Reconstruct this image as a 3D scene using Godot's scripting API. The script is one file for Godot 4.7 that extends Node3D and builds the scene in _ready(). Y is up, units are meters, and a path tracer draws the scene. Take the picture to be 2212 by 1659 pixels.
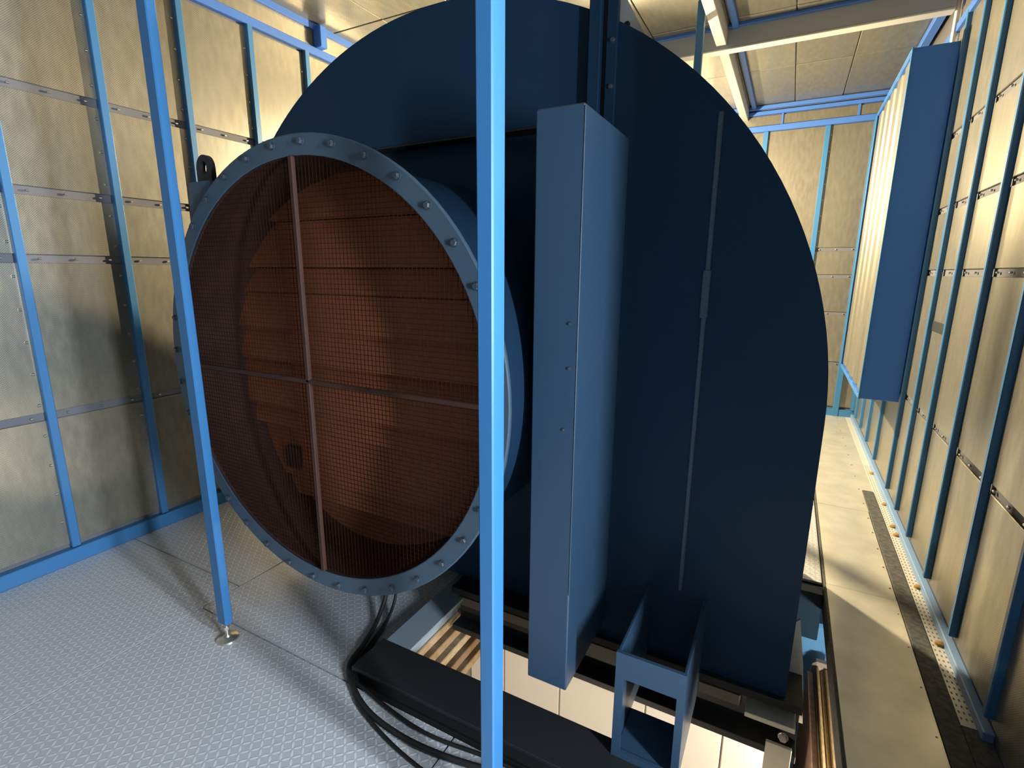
extends Node3D

# ---------------------------------------------------------------- helpers
var M := {}
var boxes := {}
var used := {}
var rng := RandomNumberGenerator.new()

func numbered(called: String) -> String:
	if not used.has(called):
		used[called] = 0
		return called
	used[called] += 1
	return "%s_%03d" % [called, used[called]]

func thing(called: String, label: String, category: String, at := Vector3.ZERO, group := "", kind := "") -> Node3D:
	var o := Node3D.new()
	o.name = numbered(called)
	add_child(o, true)
	o.position = at
	o.set_meta("label", label)
	o.set_meta("category", category)
	if group:
		o.set_meta("group", group)
	if kind:
		o.set_meta("kind", kind)
	return o

func part(called: String, mesh: Mesh, mat: Material, parent: Node3D, at := Vector3.ZERO, label := "") -> MeshInstance3D:
	var o := MeshInstance3D.new()
	o.name = called
	o.mesh = mesh
	o.material_override = mat
	o.cast_shadow = GeometryInstance3D.SHADOW_CASTING_SETTING_ON
	parent.add_child(o, true)
	o.position = at
	if label:
		o.set_meta("label", label)
	return o

func single(called: String, mesh: Mesh, mat: Material, label: String, category: String, at := Vector3.ZERO, group := "") -> MeshInstance3D:
	var o := part(numbered(called), mesh, mat, self, at, label)
	o.set_meta("category", category)
	if group:
		o.set_meta("group", group)
	return o

func new_st() -> SurfaceTool:
	var st := SurfaceTool.new()
	st.begin(Mesh.PRIMITIVE_TRIANGLES)
	return st

# a triangle seen from the side that out points to (front faces run clockwise)
func tri(st: SurfaceTool, a: Vector3, b: Vector3, c: Vector3, out: Vector3) -> void:
	var n := (b - a).cross(c - a)
	if n.length() < 1e-12:
		return
	var flip := n.dot(out) > 0.0
	n = n.normalized() * (1.0 if flip else -1.0)
	st.set_normal(n)
	st.add_vertex(a)
	st.add_vertex(c if flip else b)
	st.add_vertex(b if flip else c)

func quad(st: SurfaceTool, a: Vector3, b: Vector3, c: Vector3, d: Vector3, out: Vector3) -> void:
	tri(st, a, b, c, out)
	tri(st, a, c, d, out)

# box with chamfered edges added to a SurfaceTool; lo and hi are opposite corners
func cbox(st: SurfaceTool, lo: Vector3, hi: Vector3, bev := 0.0, xf := Transform3D()) -> void:
	var c := (lo + hi) / 2.0
	var h := (hi - lo) / 2.0
	var b: float = min(bev, min(h.x, min(h.y, h.z)) * 0.9)
	for ax in 3:
		var u := (ax + 1) % 3
		var v := (ax + 2) % 3
		for s: float in [-1.0, 1.0]:
			var p: Array[Vector3] = []
			for k in [[-1, -1], [1, -1], [1, 1], [-1, 1]]:
				var q := Vector3.ZERO
				q[ax] = s * h[ax]
				q[u] = k[0] * (h[u] - b)
				q[v] = k[1] * (h[v] - b)
				p.append(xf * (c + q))
			var o := Vector3.ZERO
			o[ax] = s
			quad(st, p[0], p[1], p[2], p[3], xf.basis * o)
	if b <= 0.0:
		return
	for ax in 3:
		var u := (ax + 1) % 3
		var v := (ax + 2) % 3
		for su: float in [-1.0, 1.0]:
			for sv: float in [-1.0, 1.0]:
				var e := []
				for sa: float in [-1.0, 1.0]:
					var q1 := Vector3.ZERO
					q1[ax] = sa * (h[ax] - b)
					q1[u] = su * h[u]
					q1[v] = sv * (h[v] - b)
					var q2 := q1
					q2[u] = su * (h[u] - b)
					q2[v] = sv * h[v]
					e.append([xf * (c + q1), xf * (c + q2)])
				var o := Vector3.ZERO
				o[u] = su
				o[v] = sv
				quad(st, e[0][0], e[1][0], e[1][1], e[0][1], xf.basis * o)
	for sx: float in [-1.0, 1.0]:
		for sy: float in [-1.0, 1.0]:
			for sz: float in [-1.0, 1.0]:
				tri(st, xf * (c + Vector3(sx * h.x, sy * (h.y - b), sz * (h.z - b))), xf * (c + Vector3(sx * (h.x - b), sy * h.y, sz * (h.z - b))), xf * (c + Vector3(sx * (h.x - b), sy * (h.y - b), sz * h.z)), xf.basis * Vector3(sx, sy, sz))

func cb(lo: Vector3, hi: Vector3, bev := 0.003) -> ArrayMesh:
	var st := new_st()
	cbox(st, lo, hi, bev)
	return st.commit()

func bmesh(size: Vector3, bev := 0.0) -> Mesh:
	var key := "%.4f %.4f %.4f %.4f" % [size.x, size.y, size.z, bev]
	if not boxes.has(key):
		boxes[key] = cb(-size / 2.0, size / 2.0, bev)
	return boxes[key]

# smooth tube along points
func tube(st: SurfaceTool, pts: Array, r: float, n := 8, caps := true) -> void:
	var rings := []
	for i in pts.size():
		var d: Vector3 = (pts[min(i + 1, pts.size() - 1)] - pts[max(i - 1, 0)]).normalized()
		var s := d.cross(Vector3.UP if abs(d.y) < 0.95 else Vector3.RIGHT).normalized()
		var t := d.cross(s)
		var ring := []
		for k in n:
			var a := TAU * k / n
			ring.append(s * cos(a) + t * sin(a))
		rings.append(ring)
	for i in pts.size() - 1:
		for k in n:
			var k2 := (k + 1) % n
			var q := [[i, k], [i, k2], [i + 1, k2], [i + 1, k]]
			var pos := []
			for e in q:
				pos.append(pts[e[0]] + rings[e[0]][e[1]] * r)
			var out: Vector3 = rings[i][k] + rings[i][k2]
			var nn: Vector3 = (pos[1] - pos[0]).cross(pos[2] - pos[0])
			var order := [0, 2, 1, 0, 3, 2] if nn.dot(out) > 0.0 else [0, 1, 2, 0, 2, 3]
			for o in order:
				st.set_normal(rings[q[o][0]][q[o][1]])
				st.add_vertex(pos[o])
	if caps:
		for e in [0, pts.size() - 1]:
			var d2: Vector3 = (pts[1] - pts[0]) * -1.0 if e == 0 else pts[e] - pts[e - 1]
			for k in range(1, n - 1):
				tri(st, pts[e] + rings[e][0] * r, pts[e] + rings[e][k] * r, pts[e] + rings[e][k + 1] * r, d2)

func rod(a: Vector3, b: Vector3, r: float, n := 8) -> ArrayMesh:
	var st := new_st()
	tube(st, [a, b], r, n)
	return st.commit()

# profile of (r, h) turned about an axis through c; axis z or y; inside true draws the faces inwards
func lathe(st: SurfaceTool, c: Vector3, prof: Array, n: int, axis := "z", smooth := true) -> void:
	for i in prof.size() - 1:
		var p: Vector2 = prof[i]
		var q: Vector2 = prof[i + 1]
		var d := (q - p).normalized()
		var nr := Vector2(d.y, -d.x)
		for k in n:
			var a0 := TAU * k / n
			var a1 := TAU * (k + 1) / n
			var am := (a0 + a1) / 2.0
			var f := func(rh: Vector2, a: float) -> Vector3:
				return Vector3(rh.x * cos(a), rh.x * sin(a), rh.y) if axis == "z" else Vector3(rh.x * cos(a), rh.y, rh.x * sin(a))
			var v := [f.call(p, a0), f.call(p, a1), f.call(q, a1), f.call(q, a0)]
			var nn := [f.call(nr, a0), f.call(nr, a1), f.call(nr, a1), f.call(nr, a0)]
			var out: Vector3 = f.call(nr, am)
			for t in [[0, 1, 2], [0, 2, 3]]:
				var g: Vector3 = (v[t[1]] - v[t[0]]).cross(v[t[2]] - v[t[0]])
				if g.length() < 1e-12:
					continue
				var o: Array = [t[0], t[2], t[1]] if g.dot(out) > 0.0 else t
				for e in o:
					st.set_normal((nn[e] if smooth else out).normalized())
					st.add_vertex(c + v[e])

# flat polygon in x, y swept from z0 (front) to z1 (back)
func sweep(poly: PackedVector2Array, z0: float, z1: float, front := true, back := true, sides := true) -> ArrayMesh:
	var st := new_st()
	var ids := Geometry2D.triangulate_polygon(poly)
	for i in range(0, ids.size(), 3):
		var a := poly[ids[i]]
		var b := poly[ids[i + 1]]
		var c := poly[ids[i + 2]]
		if front:
			tri(st, Vector3(a.x, a.y, z0), Vector3(b.x, b.y, z0), Vector3(c.x, c.y, z0), Vector3(0, 0, z0 - z1))
		if back:
			tri(st, Vector3(a.x, a.y, z1), Vector3(b.x, b.y, z1), Vector3(c.x, c.y, z1), Vector3(0, 0, z1 - z0))
	if sides:
		var cw := Geometry2D.is_polygon_clockwise(poly)
		for i in poly.size():
			var a := poly[i]
			var b := poly[(i + 1) % poly.size()]
			var d := b - a
			var o := Vector2(d.y, -d.x) * (-1.0 if cw else 1.0)
			quad(st, Vector3(a.x, a.y, z0), Vector3(b.x, b.y, z0), Vector3(b.x, b.y, z1), Vector3(a.x, a.y, z1), Vector3(o.x, o.y, 0))
	return st.commit()

func hexbolt(r: float, h: float) -> ArrayMesh:      # head points to +z
	var st := new_st()
	lathe(st, Vector3.ZERO, [Vector2(r * 1.25, 0), Vector2(r * 1.25, h * 0.2), Vector2(r, h * 0.2)], 12, "z")
	lathe(st, Vector3.ZERO, [Vector2(r, h * 0.2), Vector2(r, h * 0.85), Vector2(r * 0.85, h), Vector2(0.0, h)], 6, "z", false)
	return st.commit()

# ---------------------------------------------------------------- materials
func paint(c: Color, rough := 0.5, metal := 0.0) -> StandardMaterial3D:
	var m := StandardMaterial3D.new()
	m.albedo_color = c.linear_to_srgb()
	m.roughness = rough
	m.metallic = metal
	return m

func tex(img: Image) -> ImageTexture:
	img.generate_mipmaps()
	return ImageTexture.create_from_image(img)

func world_map(m: StandardMaterial3D, size: float) -> void:
	m.uv1_triplanar = true
	m.uv1_world_triplanar = true
	m.uv1_scale = Vector3.ONE / size

func noise_tex(size: int, freq: float, c0: Color, c1: Color, sd: int, oct := 4) -> NoiseTexture2D:
	var n := FastNoiseLite.new()
	n.seed = sd
	n.frequency = freq
	n.fractal_octaves = oct
	var t := NoiseTexture2D.new()
	t.width = size
	t.height = size
	t.seamless = true
	t.noise = n
	var g := Gradient.new()
	g.set_color(0, c0)
	g.set_color(1, c1)
	t.color_ramp = g
	return t

# perforated sheet: staggered round holes, with faint vertical streaks and blotches of the galvanising
func perforated(sd: int) -> Image:
	var s := 1024
	var pitch := 16
	var img := Image.create(s, s, false, Image.FORMAT_RGB8)
	var n := FastNoiseLite.new()
	n.seed = sd
	n.frequency = 0.006
	var n2 := FastNoiseLite.new()
	n2.seed = sd + 5
	n2.frequency = 0.02
	for y in s:
		for x in s:
			var fx: float = float(x) / s
			var fy: float = float(y) / s
			# blend of shifted samples keeps the tile seamless
			var a := n.get_noise_2d(x * 2.0, y * 0.6) * (1.0 - fx) + n.get_noise_2d((x - s) * 2.0, y * 0.6) * fx
			var a2 := n.get_noise_2d(x * 2.0, (y - s) * 0.6) * (1.0 - fx) + n.get_noise_2d((x - s) * 2.0, (y - s) * 0.6) * fx
			var v := a * (1.0 - fy) + a2 * fy
			var base := 0.80 + 0.10 * v
			var row := y / (pitch / 2)
			var hx := (x + (pitch / 2 if row % 2 == 1 else 0)) % pitch - pitch / 2
			var hy := y % (pitch / 2) - pitch / 4
			var d := sqrt(float(hx * hx + hy * hy))
			var k: float = clamp((d - 2.0) / 1.6, 0.0, 1.0)
			base *= lerpf(0.62, 1.0, k)
			img.set_pixel(x, y, Color(base, base * 0.985, base * 0.94))
	return img

# tread plate: short raised lozenges, every second one turned
func tread() -> Array:
	var s := 512
	var cells := 8
	var c := s / cells
	var hgt := Image.create(s, s, false, Image.FORMAT_RGBA8)
	var alb := Image.create(s, s, false, Image.FORMAT_RGB8)
	for y in s:
		for x in s:
			var ix := x / c
			var iy := y / c
			var best := 0.0
			for oy in [-1, 0, 1]:
				for ox in [-1, 0, 1]:
					var cx: float = (ix + ox + 0.5) * c
					var cy: float = (iy + oy + 0.5) * c
					var p := Vector2(x - cx, y - cy)
					var turn := PI / 4 if posmod(ix + ox + iy + oy, 2) == 0 else -PI / 4
					p = p.rotated(turn)
					var e := 1.0 - (pow(p.x / (c * 0.60), 2.0) + pow(p.y / (c * 0.20), 2.0))
					best = max(best, clamp(e * 2.0, 0.0, 1.0))
			hgt.set_pixel(x, y, Color(best, best, best))
			var w := 0.87 + 0.11 * best
			alb.set_pixel(x, y, Color(w, w, w))
	hgt.bump_map_to_normal_map(5.0)
	return [hgt, alb]

func make_materials() -> void:
	M.navy = paint(Color(0.012, 0.034, 0.066), 0.40)
	M.navy.roughness_texture = noise_tex(512, 0.02, Color(0.8, 0.8, 0.8), Color(1, 1, 1), 3)
	M.navy.metallic_specular = 0.25
	world_map(M.navy, 0.8)
	M.column = paint(Color(0.031, 0.066, 0.112), 0.38)
	M.side = paint(Color(0.28, 0.34, 0.38), 0.5)
	M.kerb_overlit = paint(Color(0.20, 0.33, 0.55), 0.45)  # paler copy of the blue paint, with overexposure put into the colour
	M.flange = paint(Color(0.05, 0.085, 0.12), 0.5)
	M.blue = paint(Color(0.035, 0.155, 0.34), 0.42)
	M.deep_blue = paint(Color(0.035, 0.16, 0.54), 0.45)
	M.trim_blue = paint(Color(0.05, 0.15, 0.48), 0.5)
	M.primer_shaded = paint(Color(0.06, 0.017, 0.007), 0.7)  # same paint as the boards, with the inlet's shadow put into the colour
	M.board = paint(Color(0.30, 0.085, 0.028), 0.6)  # brighter copy of the inlet paint, with light put into its colour
	M.primer_shaded.albedo_texture = noise_tex(512, 0.015, Color(0.75, 0.75, 0.75), Color(1, 1, 1), 8)
	world_map(M.primer_shaded, 1.1)
	M.wire = paint(Color(0.022, 0.010, 0.007), 0.9)
	M.wire.metallic_specular = 0.1
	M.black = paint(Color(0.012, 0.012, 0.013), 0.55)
	M.rail = paint(Color(0.016, 0.017, 0.018), 0.6)
	M.cable = paint(Color(0.008, 0.007, 0.006), 0.6)
	M.zinc = paint(Color(0.62, 0.58, 0.48), 0.3, 0.9)
	M.bolt = paint(Color(0.06, 0.08, 0.10), 0.45, 0.3)
	M.backing = paint(Color(0.13, 0.13, 0.145), 0.8)
	M.dark = paint(Color(0.05, 0.05, 0.052), 0.8)
	M.web = paint(Color(0.07, 0.06, 0.05), 0.7)
	M.rib = paint(Color(0.36, 0.36, 0.36), 0.6)
	M.beam = paint(Color(0.55, 0.53, 0.48), 0.55, 0.2)
	M.panel = []
	for i in 2:
		var im := perforated(20 + i)
		var tx := tex(im)
		for k in 2:
			var m := paint([Color(0.55, 0.525, 0.465), Color(0.51, 0.495, 0.445)][k], 0.33, 0.6)
			m.albedo_texture = tx
			world_map(m, 0.64)
			M.panel.append(m)
	var td := tread()
	M.tread = paint(Color(0.70, 0.70, 0.71), 0.42, 0.25)
	M.tread.albedo_texture = tex(td[1])
	M.tread.normal_enabled = true
	M.tread.normal_texture = tex(td[0])
	M.tread.normal_scale = 0.4
	world_map(M.tread, 0.20)
	M.sheet = paint(Color(0.84, 0.79, 0.65), 0.30, 0.5)
	M.sheet.albedo_texture = noise_tex(1024, 0.006, Color(0.90, 0.90, 0.90), Color(1, 1, 1), 31, 5)
	world_map(M.sheet, 1.3)
	M.angle = paint(Color(0.13, 0.13, 0.12), 0.8)
	M.angle.albedo_texture = noise_tex(512, 0.03, Color(0.6, 0.6, 0.6), Color(1, 1, 1), 33, 5)
	world_map(M.angle, 0.5)
	M.tray = paint(Color(0.66, 0.63, 0.55), 0.5, 0.3)
	M.hole = paint(Color(0.2, 0.17, 0.13), 0.8)
	M.foam = paint(Color(0.34, 0.20, 0.06), 0.85)
	M.white = paint(Color(0.78, 0.74, 0.68), 0.6)
	M.joint = paint(Color(0.40, 0.34, 0.28), 0.8)
	M.concrete = paint(Color(0.20, 0.19, 0.18), 0.9)
	M.wood = []
	for c: Color in [Color(0.80, 0.54, 0.42), Color(0.45, 0.30, 0.16), Color(0.62, 0.47, 0.24), Color(0.35, 0.22, 0.12), Color(0.58, 0.44, 0.26), Color(0.50, 0.36, 0.20)]:
		var m := paint(c, 0.75)
		m.albedo_texture = noise_tex(256, 0.03, Color(0.8, 0.8, 0.8), Color(1, 1, 1), 50 + M.wood.size())
		world_map(m, 0.4)
		M.wood.append(m)
	M.paper = paint(Color(0.36, 0.33, 0.32), 0.8)
	M.drum = paint(Color(0.12, 0.36, 0.75), 0.4)
	M.bulb = paint(Color(1, 0.9, 0.7), 0.4)
	M.bulb.emission_enabled = true
	M.bulb.emission = Color(1.0, 0.82, 0.53)
	M.bulb.emission_energy_multiplier = 6.0

# ---------------------------------------------------------------- setting
func stud_wall(root: Node3D, xf: Transform3D, studs: Array, rows: Array, top: float, mat_shift: int, stud_w := 0.042, stud_d := 0.036, gap := 0.022) -> void:
	# local frame: x along the wall, y up, z out of the wall into the room
	for i in studs.size() - 1:
		var a: float = studs[i]
		var b: float = studs[i + 1]
		for r in rows.size() - 1:
			var lo: float = rows[r] + gap
			var hi: float = rows[r + 1] - gap
			var pm := part("panel", bmesh(Vector3(absf(b - a) - 0.004, hi - lo, 0.010), 0.002), M.panel[(i * 3 + r * 5 + mat_shift) % 4], root)
			pm.transform = xf * Transform3D(Basis(), Vector3((a + b) / 2.0, (lo + hi) / 2.0, 0.005 + rng.randf() * 0.002))
	var sc := new_st()
	for i in studs.size():
		var s := part("stud", bmesh(Vector3(stud_w, top - 0.09, stud_d), 0.004), M.blue, root)
		s.transform = xf * Transform3D(Basis(), Vector3(studs[i], 0.09 + (top - 0.09) / 2.0, stud_d / 2.0 + 0.008))
		var y := 0.25
		while y < top - 0.1:
			var st2 := new_st()
			lathe(sc, xf * Vector3(studs[i] + 0.036, y, 0.012), [Vector2(0.008, -0.006), Vector2(0.008, 0.006), Vector2(0.0, 0.008)], 6, "z")
			y += 0.17
	for r in range(1, rows.size() - 1):
		var x: float = min(studs[0], studs[-1]) + 0.1
		while x < max(studs[0], studs[-1]):
			lathe(sc, xf * Vector3(x, rows[r], 0.010), [Vector2(0.006, -0.008), Vector2(0.006, 0.005), Vector2(0.0, 0.007)], 6, "z")
			x += 0.16
	var so := part("screws", sc.commit(), M.zinc, root)
	so.set_meta("kind", "stuff")

func build_setting() -> void:
	# floor: tread plates on a slab, with the opening that the fan stands over
	var fl := thing("floor", "grey steel tread plate floor with open well beneath the fan", "floor", Vector3.ZERO, "", "structure")
	for s in [[-3.6, -1.29, 1.06, 1.5], [-3.6, -7.2, -1.43, -1.29], [-1.43, -7.2, 1.06, -3.0], [0.36, -3.0, 1.06, -1.29]]:
		part("slab", cb(Vector3(s[0], -0.10, s[1]), Vector3(s[2], -0.012, s[3]), 0.0), M.black, fl)
	for p in [[-3.5, -1.465, -2.42, 1.3], [-3.5, -2.96, -2.42, -1.465], [-2.42, -1.263, -0.9, 1.3], [-0.9, -1.263, 0.33, 1.3], [-2.42, -2.6, -1.43, -1.263], [-2.42, -4.1, -1.43, -2.6], [-3.5, -4.46, -2.42, -2.96], [-3.5, -7.0, -2.42, -4.46], [-2.42, -7.0, -1.0, -4.1], [-1.43, -4.1, -0.3, -3.0], [-0.3, -4.1, 0.33, -3.0], [-1.0, -7.0, 0.33, -4.1]]:
		part("floor_plate", cb(Vector3(p[0] + 0.004, -0.012, p[1] + 0.004), Vector3(p[2] - 0.004, 0.0, p[3] - 0.004), 0.0), M.tread, fl)
	for z in [[-1.7, 1.3], [-3.0, -1.7], [-4.14, -3.0], [-5.6, -4.14], [-7.0, -5.6]]:
		var sp := part("sheet_panel", cb(Vector3(0.345, -0.012, z[0] + 0.002), Vector3(0.66 if z[0] > -4.2 else 0.74, 0.004 + (0.003 if z[0] == -3.0 else 0.0), z[1] - 0.002), 0.002), M.sheet, fl)
		sp.set_meta("label", "plain galvanised sheet of the walkway")
		var sr := new_st()
		for k in 5:
			lathe(sr, Vector3(0.645, 0.004, lerpf(z[0], z[1], (k + 0.5) / 5.0)), [Vector2(0.005, 0), Vector2(0.004, 0.004), Vector2(0, 0.005)], 6, "y")
		part("screw", sr.commit(), M.hole, sp)
	part("sheet_lip", cb(Vector3(0.333, -0.10, -7.0), Vector3(0.345, 0.006, 1.2), 0.002), M.angle, fl)
	# the grey angle, the perforated tray and the rail along the wall
	part("edge_angle", cb(Vector3(0.662, -0.012, -4.55), Vector3(0.735, 0.014, 1.3), 0.003), M.angle, fl)
	var tr := part("drain_tray", cb(Vector3(0.737, -0.012, -7.0), Vector3(0.788, 0.006, -2.2), 0.002), M.tray, fl)
	var hs := new_st()
	var z := -2.24
	while z > -5.2:
		for x in [0.748, 0.764, 0.780]:
			cbox(hs, Vector3(x - 0.003, 0.0055, z - 0.006), Vector3(x + 0.003, 0.0066, z + 0.006))
		z -= 0.034
	part("slots", hs.commit(), M.hole, tr).set_meta("kind", "stuff")
	for f in [[0.775, -2.70], [0.78, -3.19], [0.775, -3.82], [0.775, -3.95], [0.78, -4.33], [0.775, -5.0]]:
		var fb := new_st()
		lathe(fb, Vector3(f[0], 0.005, f[1]), [Vector2(0.022, 0), Vector2(0.018, 0.012), Vector2(0.006, 0.018), Vector2(0, 0.018)], 9, "y")
		part("foam_blob", fb.commit(), M.foam, tr)
	part("wall_kerb", cb(Vector3(0.735, -0.012, -2.2), Vector3(0.82, 0.010, 1.3), 0.004), M.angle, fl)

	var rows := [0.085, 0.865, 1.70, 2.04, 2.54, 3.30]
	# left wall, x = -3.5, looking to +x
	var wl := thing("wall_left", "side wall of perforated metal panels between blue studs beyond the round inlet", "wall", Vector3.ZERO, "", "structure")
	part("backing", cb(Vector3(-3.62, -0.1, -7.2), Vector3(-3.5, 3.7, 1.5), 0.0), M.backing, wl)
	var sl := []
	for k in 17:
		sl.append(0.745 - 0.482 * k)      # the wall's own x runs along -z ... +z
	var xl := Transform3D(Basis(Vector3(0, 0, 1), Vector3(0, 1, 0), Vector3(1, 0, 0)), Vector3(-3.5, 0, 0))
	stud_wall(wl, xl, sl, rows, 3.30, 0)
	part("base_rail", cb(Vector3(-3.5, 0, -7.0), Vector3(-3.448, 0.085, 1.4), 0.004), M.blue, wl)
	part("top_rail", cb(Vector3(-3.5, 3.29, -7.0), Vector3(-3.455, 3.345, 1.4), 0.004), M.trim_blue, wl)
	part("cove_panel", cb(Vector3(-3.5, 3.35, -7.0), Vector3(-3.485, 3.47, 1.4), 0.0), M.panel[0], wl)
	part("ceiling_trim", cb(Vector3(-3.5, 3.47, -7.0), Vector3(-3.46, 3.52, 1.4), 0.004), M.trim_blue, wl)
	part("bracket", cb(Vector3(-3.48, 3.345, -3.27), Vector3(-3.40, 3.50, -3.20), 0.006), M.deep_blue, wl)
	part("bracket", cb(Vector3(-3.48, 3.345, -1.27), Vector3(-3.40, 3.50, -1.20), 0.006), M.deep_blue, wl)

	# back wall, z = -7
	var wb := thing("wall_back", "far end wall of perforated panels with blue studs and top rail", "wall", Vector3.ZERO, "", "structure")
	part("backing", cb(Vector3(-3.62, -0.1, -7.14), Vector3(0.95, 3.7, -7.02), 0.0), M.backing, wb)
	var sb := []
	for k in 7:
		sb.append(0.80 - 0.615 * k)
	stud_wall(wb, Transform3D(Basis(), Vector3(0, 0, -7.02)), sb, [0.085, 0.62, 1.20, 1.62, 1.92, 3.26], 3.24, 1, 0.05)
	part("corner_post", cb(Vector3(0.60, 0, -7.02), Vector3(0.66, 3.28, -6.95), 0.004), M.blue, wb)
	part("base_rail", cb(Vector3(-3.5, 0, -7.02), Vector3(0.82, 0.085, -6.96), 0.004), M.blue, wb)
	part("top_rail", cb(Vector3(-3.5, 3.24, -7.02), Vector3(0.82, 3.30, -6.96), 0.004), M.trim_blue, wb)
	part("cove_panel", cb(Vector3(-3.5, 3.31, -7.02), Vector3(0.82, 3.41, -7.0), 0.0), M.panel[1], wb)
	part("ceiling_trim", cb(Vector3(-3.5, 3.42, -7.02), Vector3(0.82, 3.46, -6.97), 0.004), M.trim_blue, wb)
	for x in [0.45, -0.28, -1.0]:
		part("cove_clip", cb(Vector3(x - 0.012, 3.30, -7.0), Vector3(x + 0.012, 3.42, -6.985), 0.002), M.trim_blue, wb)

	# right wall, x = 0.82, looking to -x, ends at a door opening towards the front
	var wr := thing("wall_right", "narrow aisle's side wall of perforated panels and close blue studs", "wall", Vector3.ZERO, "", "structure")
	part("backing", cb(Vector3(0.82, -0.1, -7.2), Vector3(0.95, 3.7, -0.86), 0.0), M.backing, wr)
	part("backing", cb(Vector3(0.82, 2.75, -0.86), Vector3(0.95, 3.7, 1.5), 0.0), M.backing, wr)
	part("backing", cb(Vector3(0.82, -0.1, 1.05), Vector3(0.95, 2.75, 1.5), 0.0), M.backing, wr)
	var sr := [0.90, 1.20, 1.69, 2.18, 2.66, 3.16, 3.65, 4.06, 4.46, 5.15, 5.70, 6.20, 6.62, 6.95]
	var xr := Transform3D(Basis(Vector3(0, 0, -1), Vector3(0, 1, 0), Vector3(-1, 0, 0)), Vector3(0.82, 0, 0))
	stud_wall(wr, xr, sr, [0.05, 0.80, 1.66, 2.05, 2.51, 3.24], 3.24, 2, 0.030, 0.030, 0.019)
	part("base_rail", cb(Vector3(0.785, 0, -7.0), Vector3(0.82, 0.045, -2.15), 0.004), M.kerb_overlit, wr)
	part("top_rail", cb(Vector3(0.785, 3.22, -7.0), Vector3(0.82, 3.27, 1.4), 0.004), M.trim_blue, wr)
	part("cove_panel", cb(Vector3(0.805, 3.28, -7.0), Vector3(0.82, 3.46, 1.4), 0.0), M.panel[2], wr)
	part("dark_strip", cb(Vector3(0.803, 1.31, -4.03), Vector3(0.812, 1.37, -3.69), 0.002), M.black, wr)  # dark strip on the panel between two studs

	# unseen next room, added with two window openings to shape the daylight
	var nr := thing("wall_added_room", "added dull walls of an unseen room that shape the daylight", "wall", Vector3.ZERO, "", "structure")
	part("floor_slab", cb(Vector3(0.95, -0.1, -1.0), Vector3(2.15, 0.0, 1.2), 0.0), M.concrete, nr)
	part("roof_slab", cb(Vector3(0.95, 2.75, -1.0), Vector3(2.15, 2.87, 1.2), 0.0), M.concrete, nr)
	part("side", cb(Vector3(0.95, 0.0, -1.0), Vector3(2.15, 2.75, -0.88), 0.0), M.concrete, nr)
	part("side", cb(Vector3(0.95, 0.0, 1.05), Vector3(2.15, 2.75, 1.2), 0.0), M.concrete, nr)
	for w in [[0.0, 1.75, -0.88, -0.17], [0.0, 1.75, 0.05, 1.05], [0.0, 0.92, -0.17, 0.05], [2.65, 2.75, -0.88, 1.05], [1.75, 2.65, -0.88, -0.76], [1.75, 2.65, -0.54, -0.34], [1.75, 2.65, -0.34, 1.05]]:
		part("end", cb(Vector3(2.03, w[0], w[2]), Vector3(2.15, w[1], w[3]), 0.0), M.concrete, nr)
	var wf := thing("wall_front", "plain wall behind the viewer", "wall", Vector3.ZERO, "", "structure")
	part("backing", cb(Vector3(-3.62, -0.1, 1.4), Vector3(0.95, 3.7, 1.52), 0.0), M.dark, wf)
	for k in 7:
		part("panel", bmesh(Vector3(0.60, 3.2, 0.01), 0.002), M.dark, wf, Vector3(-3.18 + 0.61 * k, 1.68, 1.393))

	# ceiling
	var ce := thing("ceiling", "perforated metal ceiling with blue trims and a grey cross beam", "ceiling", Vector3.ZERO, "", "structure")
	part("deck", cb(Vector3(-3.62, 3.53, -7.2), Vector3(0.95, 3.66, 1.5), 0.0), M.backing, ce)
	var xs := [-3.5, -2.95, -2.35, -1.75, -1.20, -0.62, -0.17, 0.28, 0.80]
	for i in xs.size() - 1:
		for k in 7:
			var z0 := -7.0 + k * 1.2
			part("ceiling_panel", bmesh(Vector3(xs[i + 1] - xs[i] - 0.008, 0.012, 1.188), 0.003), M.panel[(i + k * 3) % 4], ce, Vector3((xs[i] + xs[i + 1]) / 2.0, 3.522 - rng.randf() * 0.003, z0 + 0.6))
	part("ceiling_trim", cb(Vector3(0.72, 3.45, -7.0), Vector3(0.78, 3.50, 1.4), 0.004), M.trim_blue, ce)
	part("conduit", rod(Vector3(0.78, 3.48, -4.75), Vector3(0.78, 3.085, -4.75), 0.014), M.white, ce)
	for b in [-4.76, -1.9]:
		part("cross_beam", cb(Vector3(-3.4, 3.36, b), Vector3(0.76, 3.50, b + 0.06), 0.003), M.rib, ce)
		part("beam_flange", cb(Vector3(-3.4, 3.345, b - 0.03), Vector3(0.76, 3.36, b + 0.062), 0.003), M.beam, ce)
		part("trim", cb(Vector3(-3.4, 3.49, b + 0.06), Vector3(0.76, 3.515, b + 0.085), 0.003), M.trim_blue, ce)
	part("long_beam", cb(Vector3(-0.71, 3.38, -7.0), Vector3(-0.635, 3.515, 1.3), 0.004), M.beam, ce)
	part("trim", cb(Vector3(-0.60, 3.48, -7.0), Vector3(-0.555, 3.515, 1.3), 0.004), M.trim_blue, ce)
	part("trim", cb(Vector3(-3.4, 3.47, -6.97), Vector3(0.76, 3.51, -6.93), 0.004), M.trim_blue, ce)

	# the well under the fan
	var pt := thing("trim_1", "lower level seen through the well under the fan with white wall panels", "pit", Vector3.ZERO, "", "structure")
	part("ground", cb(Vector3(-1.6, -1.5, -3.7), Vector3(1.1, -1.4, 0.4), 0.0), M.concrete, pt)
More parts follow.
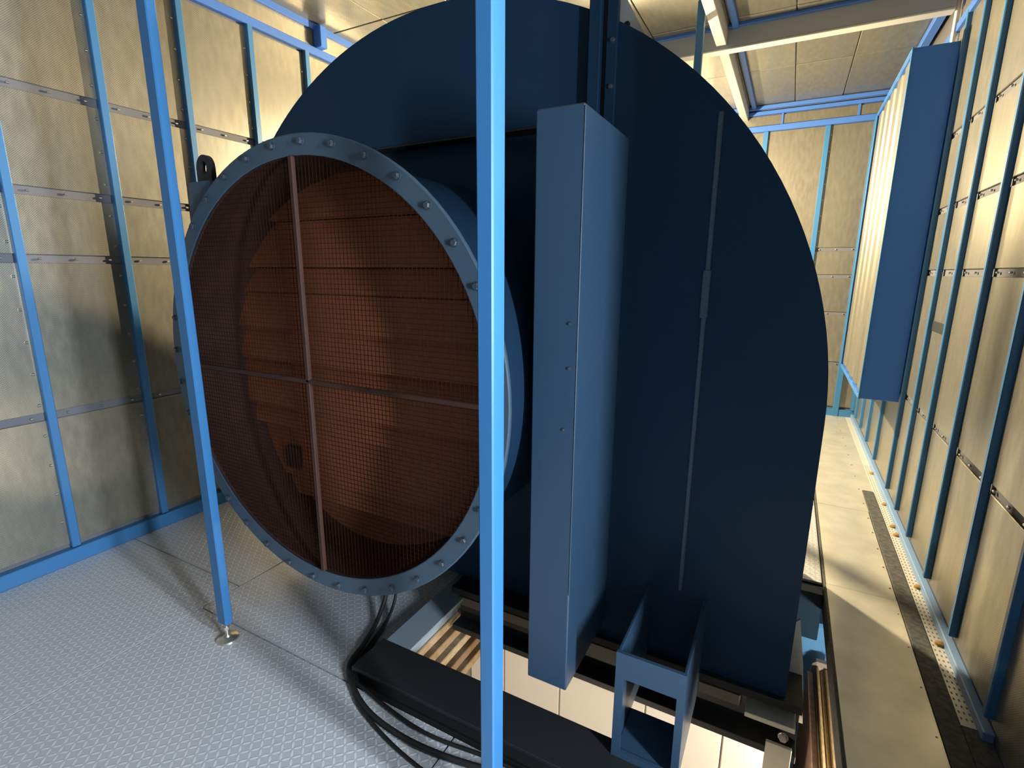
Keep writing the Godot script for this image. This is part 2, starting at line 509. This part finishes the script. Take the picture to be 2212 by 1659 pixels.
	part("side", cb(Vector3(-1.56, -1.4, -3.6), Vector3(-1.44, -0.10, 0.3), 0.0), M.concrete, pt)
	part("side", cb(Vector3(0.95, -1.4, -3.6), Vector3(1.07, -0.10, 0.3), 0.0), M.concrete, pt)
	part("side", cb(Vector3(-1.44, -1.4, 0.2), Vector3(0.95, -0.10, 0.3), 0.0), M.concrete, pt)
	part("side", cb(Vector3(-1.44, -1.4, -3.6), Vector3(0.95, -0.10, -3.5), 0.0), M.concrete, pt)
	part("partition", cb(Vector3(-1.44, -1.4, -2.30), Vector3(0.17, -0.02, -2.215), 0.0), M.joint, pt)
	var js := [-1.44, -1.211, -0.868, -0.41, -0.053, 0.17]
	for i in js.size() - 1:
		part("white_panel", cb(Vector3(js[i] + 0.004, -1.38, -2.215), Vector3(js[i + 1] - 0.004, -0.03, -2.2), 0.003), M.white, pt)
	for k in 5:
		part("ledge", cb(Vector3(-1.44, -0.10 - 0.075 * k, -2.20), Vector3(-1.32 + 0.012 * k, -0.055 - 0.075 * k, -0.6), 0.004), M.wood[[5, 1, 4, 3, 5][k]], pt)

# ---------------------------------------------------------------- things
const CX := -1.342
const CY := 1.18
const CR := 1.486
const ZP := -1.85
const RX := -1.491
const RY := 1.259
const ZR := -1.24

func outline(notch: bool) -> PackedVector2Array:
	var p := PackedVector2Array()
	var a0 := asin((0.15 - CY) / CR)              # left foot of the arc
	var n := 96
	p.append(Vector2(CX + CR, 0.15))
	for k in n + 1:
		var a := lerpf(0.0, PI - a0, float(k) / n)
		p.append(Vector2(CX + CR * cos(a), CY + CR * sin(a)))
	if notch:
		for q in [Vector2(-2.2, 0.15), Vector2(-2.2, 2.178), Vector2(-0.63, 2.178), Vector2(-0.63, 0.15)]:
			p.append(q)
	return p

func build_fan() -> void:
	var f := thing("centrifugal_fan", "huge dark navy centrifugal fan with a round bolted inlet over the floor well", "fan", Vector3(CX, 0.06, -2.5))
	var off := Vector3(-CX, -0.06, 2.5)
	# casing
	part("side_plate", sweep(outline(true), ZP, ZP - 0.012), M.navy, f, off)
	var cas := part("casing", sweep(outline(false), ZP - 0.08, -3.16), M.navy, f, off)
	part("recess_shade", cb(Vector3(-2.2, 2.17, ZP - 0.085), Vector3(-0.63, 2.179, ZP - 0.002), 0.0), M.black, cas)  # black strip: the shadow line under the lip put into the colour
	var rim := new_st()
	var pts := []
	for k in 73:
		var a := lerpf(0.0, PI, k / 72.0)
		pts.append(Vector3(CX + (CR - 0.004) * cos(a), CY + (CR - 0.004) * sin(a), ZP - 0.045))
	pts.push_front(Vector3(CX + CR - 0.004, 0.16, ZP - 0.045))
	for i in pts.size() - 1:
		var d: Vector3 = pts[i + 1] - pts[i]
		var o := Vector3(d.y, -d.x, 0)
		quad(rim, pts[i] + Vector3(0, 0, 0.036), pts[i + 1] + Vector3(0, 0, 0.036), pts[i + 1] - Vector3(0, 0, 0.04), pts[i] - Vector3(0, 0, 0.04), o)
	part("rim_band", rim.commit(), M.navy, f, off)
	part("weld_seam", cb(Vector3(-0.256, 0.46, ZP - 0.004), Vector3(-0.240, 2.145, ZP + 0.007), 0.003), M.flange, f, off)
	part("seam_flat", cb(Vector3(-0.262, 1.50, ZP), Vector3(-0.236, 1.66, ZP + 0.010), 0.003), M.flange, f, off)
	# inlet duct, lining, flange
	var st := new_st()
	lathe(st, Vector3(RX, RY, 0), [Vector2(0.768, ZP - 0.085), Vector2(0.768, ZR - 0.008)], 96)
	part("inlet_duct", st.commit(), M.navy, f, off)
	st = new_st()
	lathe(st, Vector3(RX, RY, 0), [Vector2(0.757, ZR - 0.002), Vector2(0.757, -1.60)], 96)
	part("duct_lining", st.commit(), M.primer_shaded, f, off, "rust brown inside of the inlet")
	st = new_st()
	lathe(st, Vector3(RX, RY, 0), [Vector2(0.824, ZR - 0.012), Vector2(0.824, ZR - 0.003), Vector2(0.820, ZR), Vector2(0.760, ZR), Vector2(0.757, ZR - 0.002), Vector2(0.757, ZR - 0.012)], 96)
	lathe(st, Vector3(RX, RY, 0), [Vector2(0.760, ZR - 0.012), Vector2(0.824, ZR - 0.012)], 96)
	var fr := part("inlet_flange", st.commit(), M.flange, f, off)
	var bm := hexbolt(0.0105, 0.012)
	var tm := rod(Vector3(0, 0, -0.012), Vector3(0, 0, -0.040), 0.006, 6)
	for k in 36:
		var a := deg_to_rad(6.0 + 10.0 * k)
		var b := part("bolt", bm, M.bolt, fr, Vector3(RX + 0.798 * cos(a), RY + 0.798 * sin(a), ZR))
		b.rotation.z = a * 7.0
		if k > 14 and k < 24:
			part("bolt_end", tm, M.bolt, fr, Vector3(RX + 0.812 * cos(a), RY + 0.812 * sin(a), ZR))
	# lifting eye at the flange
	var eye := new_st()
	var shape := PackedVector2Array()
	for k in 13:
		var a := lerpf(PI, 0.0, k / 12.0)
		shape.append(Vector2(-2.031 + 0.045 * cos(a), 2.030 + 0.048 * sin(a)))
	shape.append(Vector2(-1.986, 1.96))
	shape.append(Vector2(-2.076, 1.96))
	var holed := PackedVector2Array()
	var c0 := Vector2(-2.031, 2.030)
	for k in 25:
		var a := lerpf(-PI / 2, 1.5 * PI, k / 24.0)
		holed.append(c0 + Vector2(0.019 * cos(a), 0.025 * sin(a)))
	var full := PackedVector2Array([Vector2(-2.031, 1.96)])
	for k in 25:
		full.append(holed[24 - k])
	full.append(Vector2(-2.0309, 1.96))
	full.append(Vector2(-1.986, 1.96))
	for k in range(12, -1, -1):
		full.append(shape[k])
	full.append(Vector2(-2.076, 1.96))
	part("lifting_eye", sweep(full, -1.285, -1.305), M.black, f, off)
	part("eye_gusset", sweep(PackedVector2Array([Vector2(-2.100, 1.978), Vector2(-1.965, 1.978), Vector2(-1.945, 1.915), Vector2(-2.105, 1.735), Vector2(-2.125, 1.75)]), -1.262, -1.30), M.flange, f, off)
	# guard: mesh and cross bars
	st = new_st()
	var r := 0.757
	var g := 0.0165
	var k2 := int(r / g)
	for i in range(-k2, k2 + 1):
		var w := i * g
		var hlen := sqrt(r * r - w * w)
		cbox(st, Vector3(RX + w - 0.0006, RY - hlen, ZR - 0.0155), Vector3(RX + w + 0.0006, RY + hlen, ZR - 0.0137))
		cbox(st, Vector3(RX - hlen, RY + w - 0.0006, ZR - 0.0173), Vector3(RX + hlen, RY + w + 0.0006, ZR - 0.0155))
	var gm := part("guard_mesh", st.commit(), M.wire, f, off, "fine square wire guard across the inlet")
	gm.set_meta("kind", "stuff")
	part("guard_bar", cb(Vector3(RX - 0.010, RY - 0.757, ZR - 0.012), Vector3(RX + 0.010, RY + 0.757, ZR + 0.004), 0.003), M.primer_shaded, f, off)
	part("guard_bar", cb(Vector3(RX - 0.757, RY - 0.008, ZR - 0.012), Vector3(RX + 0.757, RY + 0.008, ZR + 0.004), 0.003), M.primer_shaded, f, off)
	# the lapped brown boards behind the guard
	var ys := [2.04, 1.847, 1.658, 1.55, 1.393, 1.249, 1.19, 1.039, 0.946, 0.709, 0.631, 0.46]
	st = new_st()
	lathe(st, Vector3(RX, RY, 0), [Vector2(0.764, -1.60), Vector2(0.764, -1.58), Vector2(0.0, -1.58)], 64)
	var inner := part("inner_wall", st.commit(), M.primer_shaded, f, off)
	for i in ys.size() - 1:
		var top: float = ys[i]
		var bot: float = ys[i + 1] + 0.004
		var s2 := new_st()
		var zf := -1.530 - 0.008 * (i % 3)
		# the face leans: its lower edge stands proud and throws a thin shadow
		for k in 6:
			var v := []
			for t: float in [k / 6.0, (k + 1) / 6.0]:
				var y := lerpf(bot, top, t)
				var hw := sqrt(max(0.0, 0.757 * 0.757 - (y - RY) * (y - RY)))
				v.append([Vector3(RX - hw, y, zf + 0.036 * (1.0 - t)), Vector3(RX + hw, y, zf + 0.036 * (1.0 - t))])
			quad(s2, v[0][0], v[0][1], v[1][1], v[1][0], Vector3(0, 0, 1))
			if k == 0:
				quad(s2, v[0][0], v[0][1], v[0][1] - Vector3(0, 0, 0.06), v[0][0] - Vector3(0, 0, 0.06), Vector3(0, -1, 0))
			if k == 5:
				quad(s2, v[1][0], v[1][1], v[1][1] - Vector3(0, 0, 0.03), v[1][0] - Vector3(0, 0, 0.03), Vector3(0, 1, 0))
		part("board", s2.commit(), M.board, inner)
	part("access_plate", cb(Vector3(-2.00, 0.75, -1.530), Vector3(-1.91, 0.85, -1.503), 0.004), M.primer_shaded, inner)
	# box column in front of the side plate
	st = new_st()
	cbox(st, Vector3(-0.686, 0.225, ZP - 0.08), Vector3(-0.538, 2.098, -1.421), 0.004)
	var col := part("box_column", st.commit(), M.column, f, off)
	part("column_highlight", cb(Vector3(-0.540, 0.60, -1.425), Vector3(-0.5365, 2.09, -1.4195), 0.001), M.flange, col)  # paler strip: the lit highlight of the edge put into the colour
	for p in [[-0.565, 1.50], [-0.563, 1.365], [-0.575, 1.17]]:
		part("rivet", hexbolt(0.005, 0.004), M.bolt, col, Vector3(p[0], p[1], -1.421))
	for p in [[-0.83, 2.215], [-0.71, 1.845], [-0.71, 0.60]]:
		part("screw_head", hexbolt(0.010, 0.012), M.zinc, f, off + Vector3(p[0], p[1], ZP - 0.08 if p[1] < 2.1 else ZP))
	# foot bracket: two side plates, a framed front and a short bottom
	var bk := part("foot_bracket", cb(Vector3(-0.366, 0.062, ZP), Vector3(-0.354, 0.456, -1.426), 0.003), M.column, f, off, "open box shaped foot bracket")
	part("bracket_side", cb(Vector3(-0.160, 0.062, ZP), Vector3(-0.148, 0.456, -1.426), 0.003), M.column, bk)
	part("bracket_front", sweep(PackedVector2Array([Vector2(-0.366, 0.06), Vector2(-0.366, 0.46), Vector2(-0.148, 0.46), Vector2(-0.148, 0.06), Vector2(-0.172, 0.06), Vector2(-0.172, 0.368), Vector2(-0.338, 0.368), Vector2(-0.338, 0.085), Vector2(-0.172, 0.085), Vector2(-0.172, 0.06)]), -1.414, -1.426), M.column, bk)
	part("bracket_base", cb(Vector3(-0.354, 0.062, -1.62), Vector3(-0.160, 0.074, -1.426), 0.002), M.column, bk)
	# split flanges running up over the side plate, with the discharge neck above
	var sf := part("split_flange", cb(Vector3(-0.686, 2.09, ZP), Vector3(-0.644, 2.90, ZP + 0.035), 0.003), M.navy, f, off)
	part("flange_bar", cb(Vector3(-0.628, 1.95, ZP), Vector3(-0.590, 2.90, ZP + 0.022), 0.003), M.navy, sf)
	part("flange_gap", cb(Vector3(-0.645, 2.0, ZP), Vector3(-0.627, 2.90, ZP + 0.004), 0.0), M.black, sf)
	for y in [2.10, 2.26, 2.40]:
		part("bolt", hexbolt(0.008, 0.01), M.bolt, sf, Vector3(-0.604, y, ZP + 0.022))
	part("neck_gusset", sweep(PackedVector2Array([Vector2(-0.60, 2.30), Vector2(-0.44, 2.30), Vector2(-0.515, 2.425), Vector2(-0.592, 2.56), Vector2(-0.66, 2.90), Vector2(-0.68, 2.90), Vector2(-0.68, 2.30)]), ZP - 0.02, ZP - 0.035), M.beam, sf, Vector3.ZERO, "pale gusset plate with a bolt hole")
	part("gusset_hole", hexbolt(0.009, 0.004), M.black, sf, Vector3(-0.572, 2.455, ZP - 0.019))

func build_base() -> void:
	var b := thing("base_frame", "black steel frame of beams carrying the fan around the floor well", "steel frame", Vector3(-0.6, 0, -1.38))
	var off := Vector3(0.6, 0, 1.38)
	# front beam: wide flange, set-back web
	var st := new_st()
	cbox(st, Vector3(-1.425, 0.045, -1.475), Vector3(0.31, 0.06, -1.285), 0.002)
	cbox(st, Vector3(-1.42, -0.12, -1.35), Vector3(0.31, 0.045, -1.315), 0.002)
	cbox(st, Vector3(-1.425, -0.12, -1.475), Vector3(-1.415, 0.045, -1.30), 0.0)
	cbox(st, Vector3(-1.425, -0.135, -1.475), Vector3(0.31, -0.12, -1.292), 0.002)
	part("front_beam", st.commit(), M.rail, b, off)
	st = new_st()
	cbox(st, Vector3(-1.410, 0.040, -3.0), Vector3(-1.275, 0.055, -1.475), 0.002)
	cbox(st, Vector3(-1.36, -0.10, -3.0), Vector3(-1.33, 0.040, -1.475), 0.002)
	part("side_beam", st.commit(), M.side, b, off)
	st = new_st()
	cbox(st, Vector3(-1.30, 0.118, -2.02), Vector3(0.20, 0.15, -1.825), 0.002)
	cbox(st, Vector3(-1.30, -0.06, -1.95), Vector3(0.20, 0.118, -1.90), 0.0)
	cbox(st, Vector3(-1.30, -0.09, -1.95), Vector3(0.20, -0.06, -1.825), 0.002)
	part("rear_beam", st.commit(), M.black, b, off)
	part("web_strip", cb(Vector3(-1.30, 0.015, -1.90), Vector3(-0.0, 0.062, -1.885), 0.002), M.web, b, off)
	part("cross_beam", cb(Vector3(-0.10, -0.29, -2.99), Vector3(0.332, -0.015, -2.90), 0.004), M.navy, b, off)
	part("corner_plate", cb(Vector3(0.02, 0.055, -1.90), Vector3(0.185, 0.075, -1.80), 0.002), M.sheet, b, off)
	part("corner_cheek", cb(Vector3(0.10, -0.16, -1.83), Vector3(0.185, -0.03, -1.815), 0.002), M.sheet, b, off)
	part("corner_bolt", hexbolt(0.014, 0.016), M.zinc, b, off + Vector3(0.15, 0.03, -1.80))
	part("side_shield", sweep(PackedVector2Array([Vector2(0.15, 0.36), Vector2(0.168, 0.38), Vector2(0.20, 0.18), Vector2(0.225, -0.06), Vector2(0.15, -0.06)]), -2.0, -2.012), M.sheet, b, off, "tan sheet behind the casing's corner")

func post(at: Vector3, w: float, d: float, h: float, label: String, foot: bool) -> Node3D:
	var p := thing("blue_post", label, "post", at, "free standing blue posts")
	var y0 := 0.085 if foot else 0.0
	part("tube", cb(Vector3(-w / 2, y0, -d / 2), Vector3(w / 2, h, d / 2), 0.004), M.blue, p)
	if foot:
		part("foot_stem", rod(Vector3(0, 0.01, 0), Vector3(0, y0, 0), 0.009, 10), M.zinc, p)
		var st := new_st()
		lathe(st, Vector3.ZERO, [Vector2(0.048, 0.0), Vector2(0.046, 0.008), Vector2(0.018, 0.018), Vector2(0.014, 0.024), Vector2(0, 0.024)], 28, "y")
		part("foot_disc", st.commit(), M.zinc, p, Vector3.ZERO, "bright levelling disc")
		st = new_st()
		lathe(st, Vector3.ZERO, [Vector2(0.008, 0.066), Vector2(0.0145, 0.066)], 6, "y", false)
		lathe(st, Vector3.ZERO, [Vector2(0.0145, 0.052), Vector2(0.0145, 0.066)], 6, "y", false)
		part("foot_nut", st.commit(), M.zinc, p)
	return p

func build_louver() -> void:
	var l := thing("baffle_box", "tall blue ventilation baffle box hung on the aisle wall", "vent", Vector3(0.67, 0.745, -5.28))
	var off := Vector3(-0.67, -0.745, 5.28)
	var x0 := 0.54
	part("near_side", cb(Vector3(x0, 0.745, -4.495), Vector3(0.781, 3.08, -4.48), 0.003), M.deep_blue, l, off)
	part("far_side", cb(Vector3(x0, 0.745, -6.10), Vector3(0.781, 3.08, -6.085), 0.003), M.deep_blue, l, off)
	part("top", cb(Vector3(x0, 3.065, -6.085), Vector3(0.781, 3.08, -4.495), 0.002), M.deep_blue, l, off)
	part("bottom", cb(Vector3(x0, 0.745, -6.085), Vector3(0.781, 0.76, -4.495), 0.002), M.deep_blue, l, off)
	part("back", cb(Vector3(0.76, 0.76, -6.085), Vector3(0.775, 3.065, -4.495), 0.0), M.backing, l, off)
	for k in 5:
		var z := -4.66 - 0.31 * k
		part("baffle", cb(Vector3(x0 + 0.006, 0.765, z - 0.105), Vector3(0.76, 3.06, z + 0.105), 0.02), M.panel[k % 4], l, off)
	for e in [[-4.505, -4.476], [-6.104, -6.075]]:
		part("edge_strip", cb(Vector3(x0 - 0.006, 0.74, e[0]), Vector3(x0 + 0.004, 3.085, e[1]), 0.002), M.blue, l, off)
	for y in [0.738, 3.072]:
		part("edge_strip", cb(Vector3(x0 - 0.006, y, -6.10), Vector3(x0 + 0.004, y + 0.014, -4.48), 0.002), M.blue, l, off)

func smooth(pts: Array, n := 6) -> Array:
	var c := Curve3D.new()
	for i in pts.size():
		var d: Vector3 = (pts[min(i + 1, pts.size() - 1)] - pts[max(i - 1, 0)]) / 6.0
		c.add_point(pts[i], -d, d)
	var out := []
	for i in (pts.size() - 1) * n + 1:
		out.append(c.sample(i / n if i < (pts.size() - 1) * n else pts.size() - 2, float(i % n) / n if i < (pts.size() - 1) * n else 1.0))
	return out

func cable(path: Array, r: float, label: String) -> void:
	var st := new_st()
	tube(st, smooth(path), r, 8)
	single("cable", st.commit(), M.cable, label, "cable")

func build_details() -> void:
	cable([Vector3(-1.62, 0.50, -1.78), Vector3(-1.60, 0.16, -1.72), Vector3(-1.57, 0.025, -1.60), Vector3(-1.515, 0.016, -1.45), Vector3(-1.475, 0.016, -1.32), Vector3(-1.36, 0.016, -1.235), Vector3(-1.22, 0.016, -1.18), Vector3(-1.05, 0.016, -1.16), Vector3(-0.88, 0.016, -1.17), Vector3(-0.6, 0.016, -1.21), Vector3(-0.2, 0.016, -1.19)], 0.011, "thickest black cable curving round the corner of the frame from below the inlet")
	cable([Vector3(-1.58, 0.50, -1.80), Vector3(-1.56, 0.12, -1.73), Vector3(-1.53, 0.016, -1.62), Vector3(-1.475, 0.012, -1.45), Vector3(-1.445, 0.012, -1.33), Vector3(-1.33, 0.012, -1.21), Vector3(-1.10, 0.012, -1.13), Vector3(-0.85, 0.012, -1.09), Vector3(-0.5, 0.012, -1.07), Vector3(-0.1, 0.012, -1.10)], 0.007, "thin black cable lying outermost on the floor before the frame")
	cable([Vector3(-1.60, 0.50, -1.82), Vector3(-1.58, 0.14, -1.76), Vector3(-1.55, 0.016, -1.66), Vector3(-1.495, 0.012, -1.47), Vector3(-1.455, 0.012, -1.30), Vector3(-1.30, 0.012, -1.255), Vector3(-1.0, 0.012, -1.215), Vector3(-0.7, 0.012, -1.245), Vector3(-0.3, 0.012, -1.25)], 0.007, "thin black cable nearest the frame's dark front beam")
	# boards stood on edge under the floor by the aisle
	var names := ["pinkish board standing on edge first in the stack under the walkway", "thin dark brown board second in the stack under the walkway", "yellowish board third in the stack under the walkway", "dark narrow board between two yellow boards under the walkway", "pale yellow board fifth in the stack under the walkway", "tan board last in the stack under the walkway"]
	var xw := [0.314, 0.345, 0.353, 0.368, 0.377, 0.394]
	var ww := [0.030, 0.007, 0.014, 0.008, 0.016, 0.020]
	for i in 6:
		single("board", cb(Vector3(0, 0, -0.85), Vector3(ww[i], 0.88 + 0.02 * (i % 3), 0.50), 0.003), M.wood[i], names[i], "board", Vector3(xw[i], -1.4, -2.1 - 0.0 * i), "boards stacked on edge under the walkway")
	single("wrapping_paper", cb(Vector3(0.335, -0.70, -3.03), Vector3(0.430, -0.47, -2.96), 0.02), M.paper, "crumpled grey wrapping over the far end of the boards", "wrapping")
	var st := new_st()
	lathe(st, Vector3.ZERO, [Vector2(0.17, 0), Vector2(0.18, 0.02), Vector2(0.18, 0.34), Vector2(0.186, 0.36), Vector2(0.18, 0.38), Vector2(0.18, 0.72), Vector2(0.186, 0.74), Vector2(0.18, 0.76), Vector2(0.18, 1.06), Vector2(0.165, 1.08), Vector2(0, 1.08)], 32, "y")
	single("drum", st.commit(), M.drum, "blue plastic drum standing in the well behind the boards", "drum", Vector3(0.32, -1.4, -3.28))

func lamp(at: Vector3, hang: float, energy: float, label: String, color: Color) -> void:
	var l := thing("hanging_lamp", label, "lamp", at, "warm hanging lamps")
	var sm := SphereMesh.new()
	sm.radius = 0.07
	sm.height = 0.14
	part("bulb", sm, M.bulb, l)
	part("cord", rod(Vector3(0, 0.12, 0), Vector3(0, hang, 0), 0.006, 6), M.black, l)
	var st := new_st()
	lathe(st, Vector3.ZERO, [Vector2(0.035, 0.06), Vector2(0.035, 0.11), Vector2(0.0, 0.125)], 16, "y")
	part("socket", st.commit(), M.black, l)
	st = new_st()
	lathe(st, Vector3.ZERO, [Vector2(0.13, 0.055), Vector2(0.132, 0.06), Vector2(0.04, 0.115), Vector2(0.0, 0.118)], 32, "y")
	lathe(st, Vector3.ZERO, [Vector2(0.0, 0.114), Vector2(0.038, 0.111), Vector2(0.13, 0.055)], 32, "y")
	part("added_shade", st.commit(), M.white, l)  # lampshade added to soften the bright spot on the ceiling
	var o := OmniLight3D.new()
	o.name = "light"
	o.light_color = color
	o.light_energy = energy
	o.light_size = 0.06
	o.omni_range = 20.0
	o.omni_attenuation = 2.0
	o.shadow_enabled = true
	l.add_child(o, true)

func _ready() -> void:
	rng.seed = 7
	# camera
	var cam := Camera3D.new()
	cam.name = "camera"
	add_child(cam)
	cam.position = Vector3(0, 1.65, 0)
	cam.basis = Basis(Vector3.UP, deg_to_rad(28.049)) * Basis(Vector3.RIGHT, deg_to_rad(-12.397)) * Basis(Vector3.BACK, deg_to_rad(0.388))
	cam.fov = 73.822
	cam.near = 0.05
	cam.current = true
	# sky and exposure
	var we := WorldEnvironment.new()
	we.name = "world"
	var env := Environment.new()
	var sky := Sky.new()
	var ps := ProceduralSkyMaterial.new()
	ps.sky_top_color = Color(0.42, 0.62, 1.0)
	ps.sky_horizon_color = Color(0.72, 0.85, 1.0)
	ps.ground_bottom_color = Color(0.25, 0.27, 0.30)
	ps.ground_horizon_color = Color(0.55, 0.62, 0.70)
	ps.energy_multiplier = 0.6
	sky.sky_material = ps
	env.background_mode = Environment.BG_SKY
	env.sky = sky
	env.tonemap_mode = Environment.TONE_MAPPER_LINEAR
	env.tonemap_exposure = 1.0
	env.sdfgi_enabled = true
	env.ssao_enabled = true
	env.ssil_enabled = true
	we.environment = env
	add_child(we)

	# daylight from an unseen window added next door, placed from the floor shadow
	var day := AreaLight3D.new()
	day.name = "unseen_window_light"
	day.area_size = Vector2(0.20, 0.85)
	day.light_color = Color(0.74, 0.86, 1.0).linear_to_srgb()
	day.light_energy = 20.0
	day.area_range = 20.0
	day.shadow_enabled = true
	add_child(day)
	day.position = Vector3(2.02, 2.2, -0.65)
	day.rotation_degrees.y = 90.0

	var day2 := AreaLight3D.new()  # unseen source added to brighten the side of the box column
	day2.name = "added_column_light"
	day2.area_size = Vector2(0.20, 0.9)
	day2.light_color = day.light_color
	day2.light_energy = 17.0
	day2.area_range = 20.0
	day2.shadow_enabled = true
	add_child(day2)
	day2.position = Vector3(2.02, 1.40, -0.06)
	day2.rotation_degrees.y = 90.0

	make_materials()
	build_setting()
	build_fan()
	build_base()
	post(Vector3(-2.098, 0, -1.187), 0.060, 0.036, 3.5, "blue post with a levelling foot, standing by the round inlet's edge", true)
	post(Vector3(-0.604, 0, -1.028), 0.043, 0.056, 3.5, "nearest blue post, standing before the box column and the inlet's other edge", false)
	post(Vector3(-0.755, 0, -4.22), 0.052, 0.05, 3.51, "distant blue post showing above the fan casing under the ceiling beam", false)
	build_louver()
	build_details()
	lamp(Vector3(-1.6, 2.65, -4.95), 0.86, 30.0, "warm bulb hanging from the ceiling behind the fan", Color(1.0, 0.82, 0.53).linear_to_srgb())
	lamp(Vector3(-0.6, -0.55, -0.8), 0.44, 1.05, "added unseen bulb brightening the well under the floor", Color(1.0, 0.88, 0.70).linear_to_srgb())  # guessed lamp, added out of sight to brighten the well
	lamp(Vector3(0.62, -0.24, -1.85), 0.13, 1.4, "added unseen bulb brightening the stacked boards under the walkway", Color(1.0, 0.88, 0.70).linear_to_srgb())  # lamp added out of sight to bring up the boards
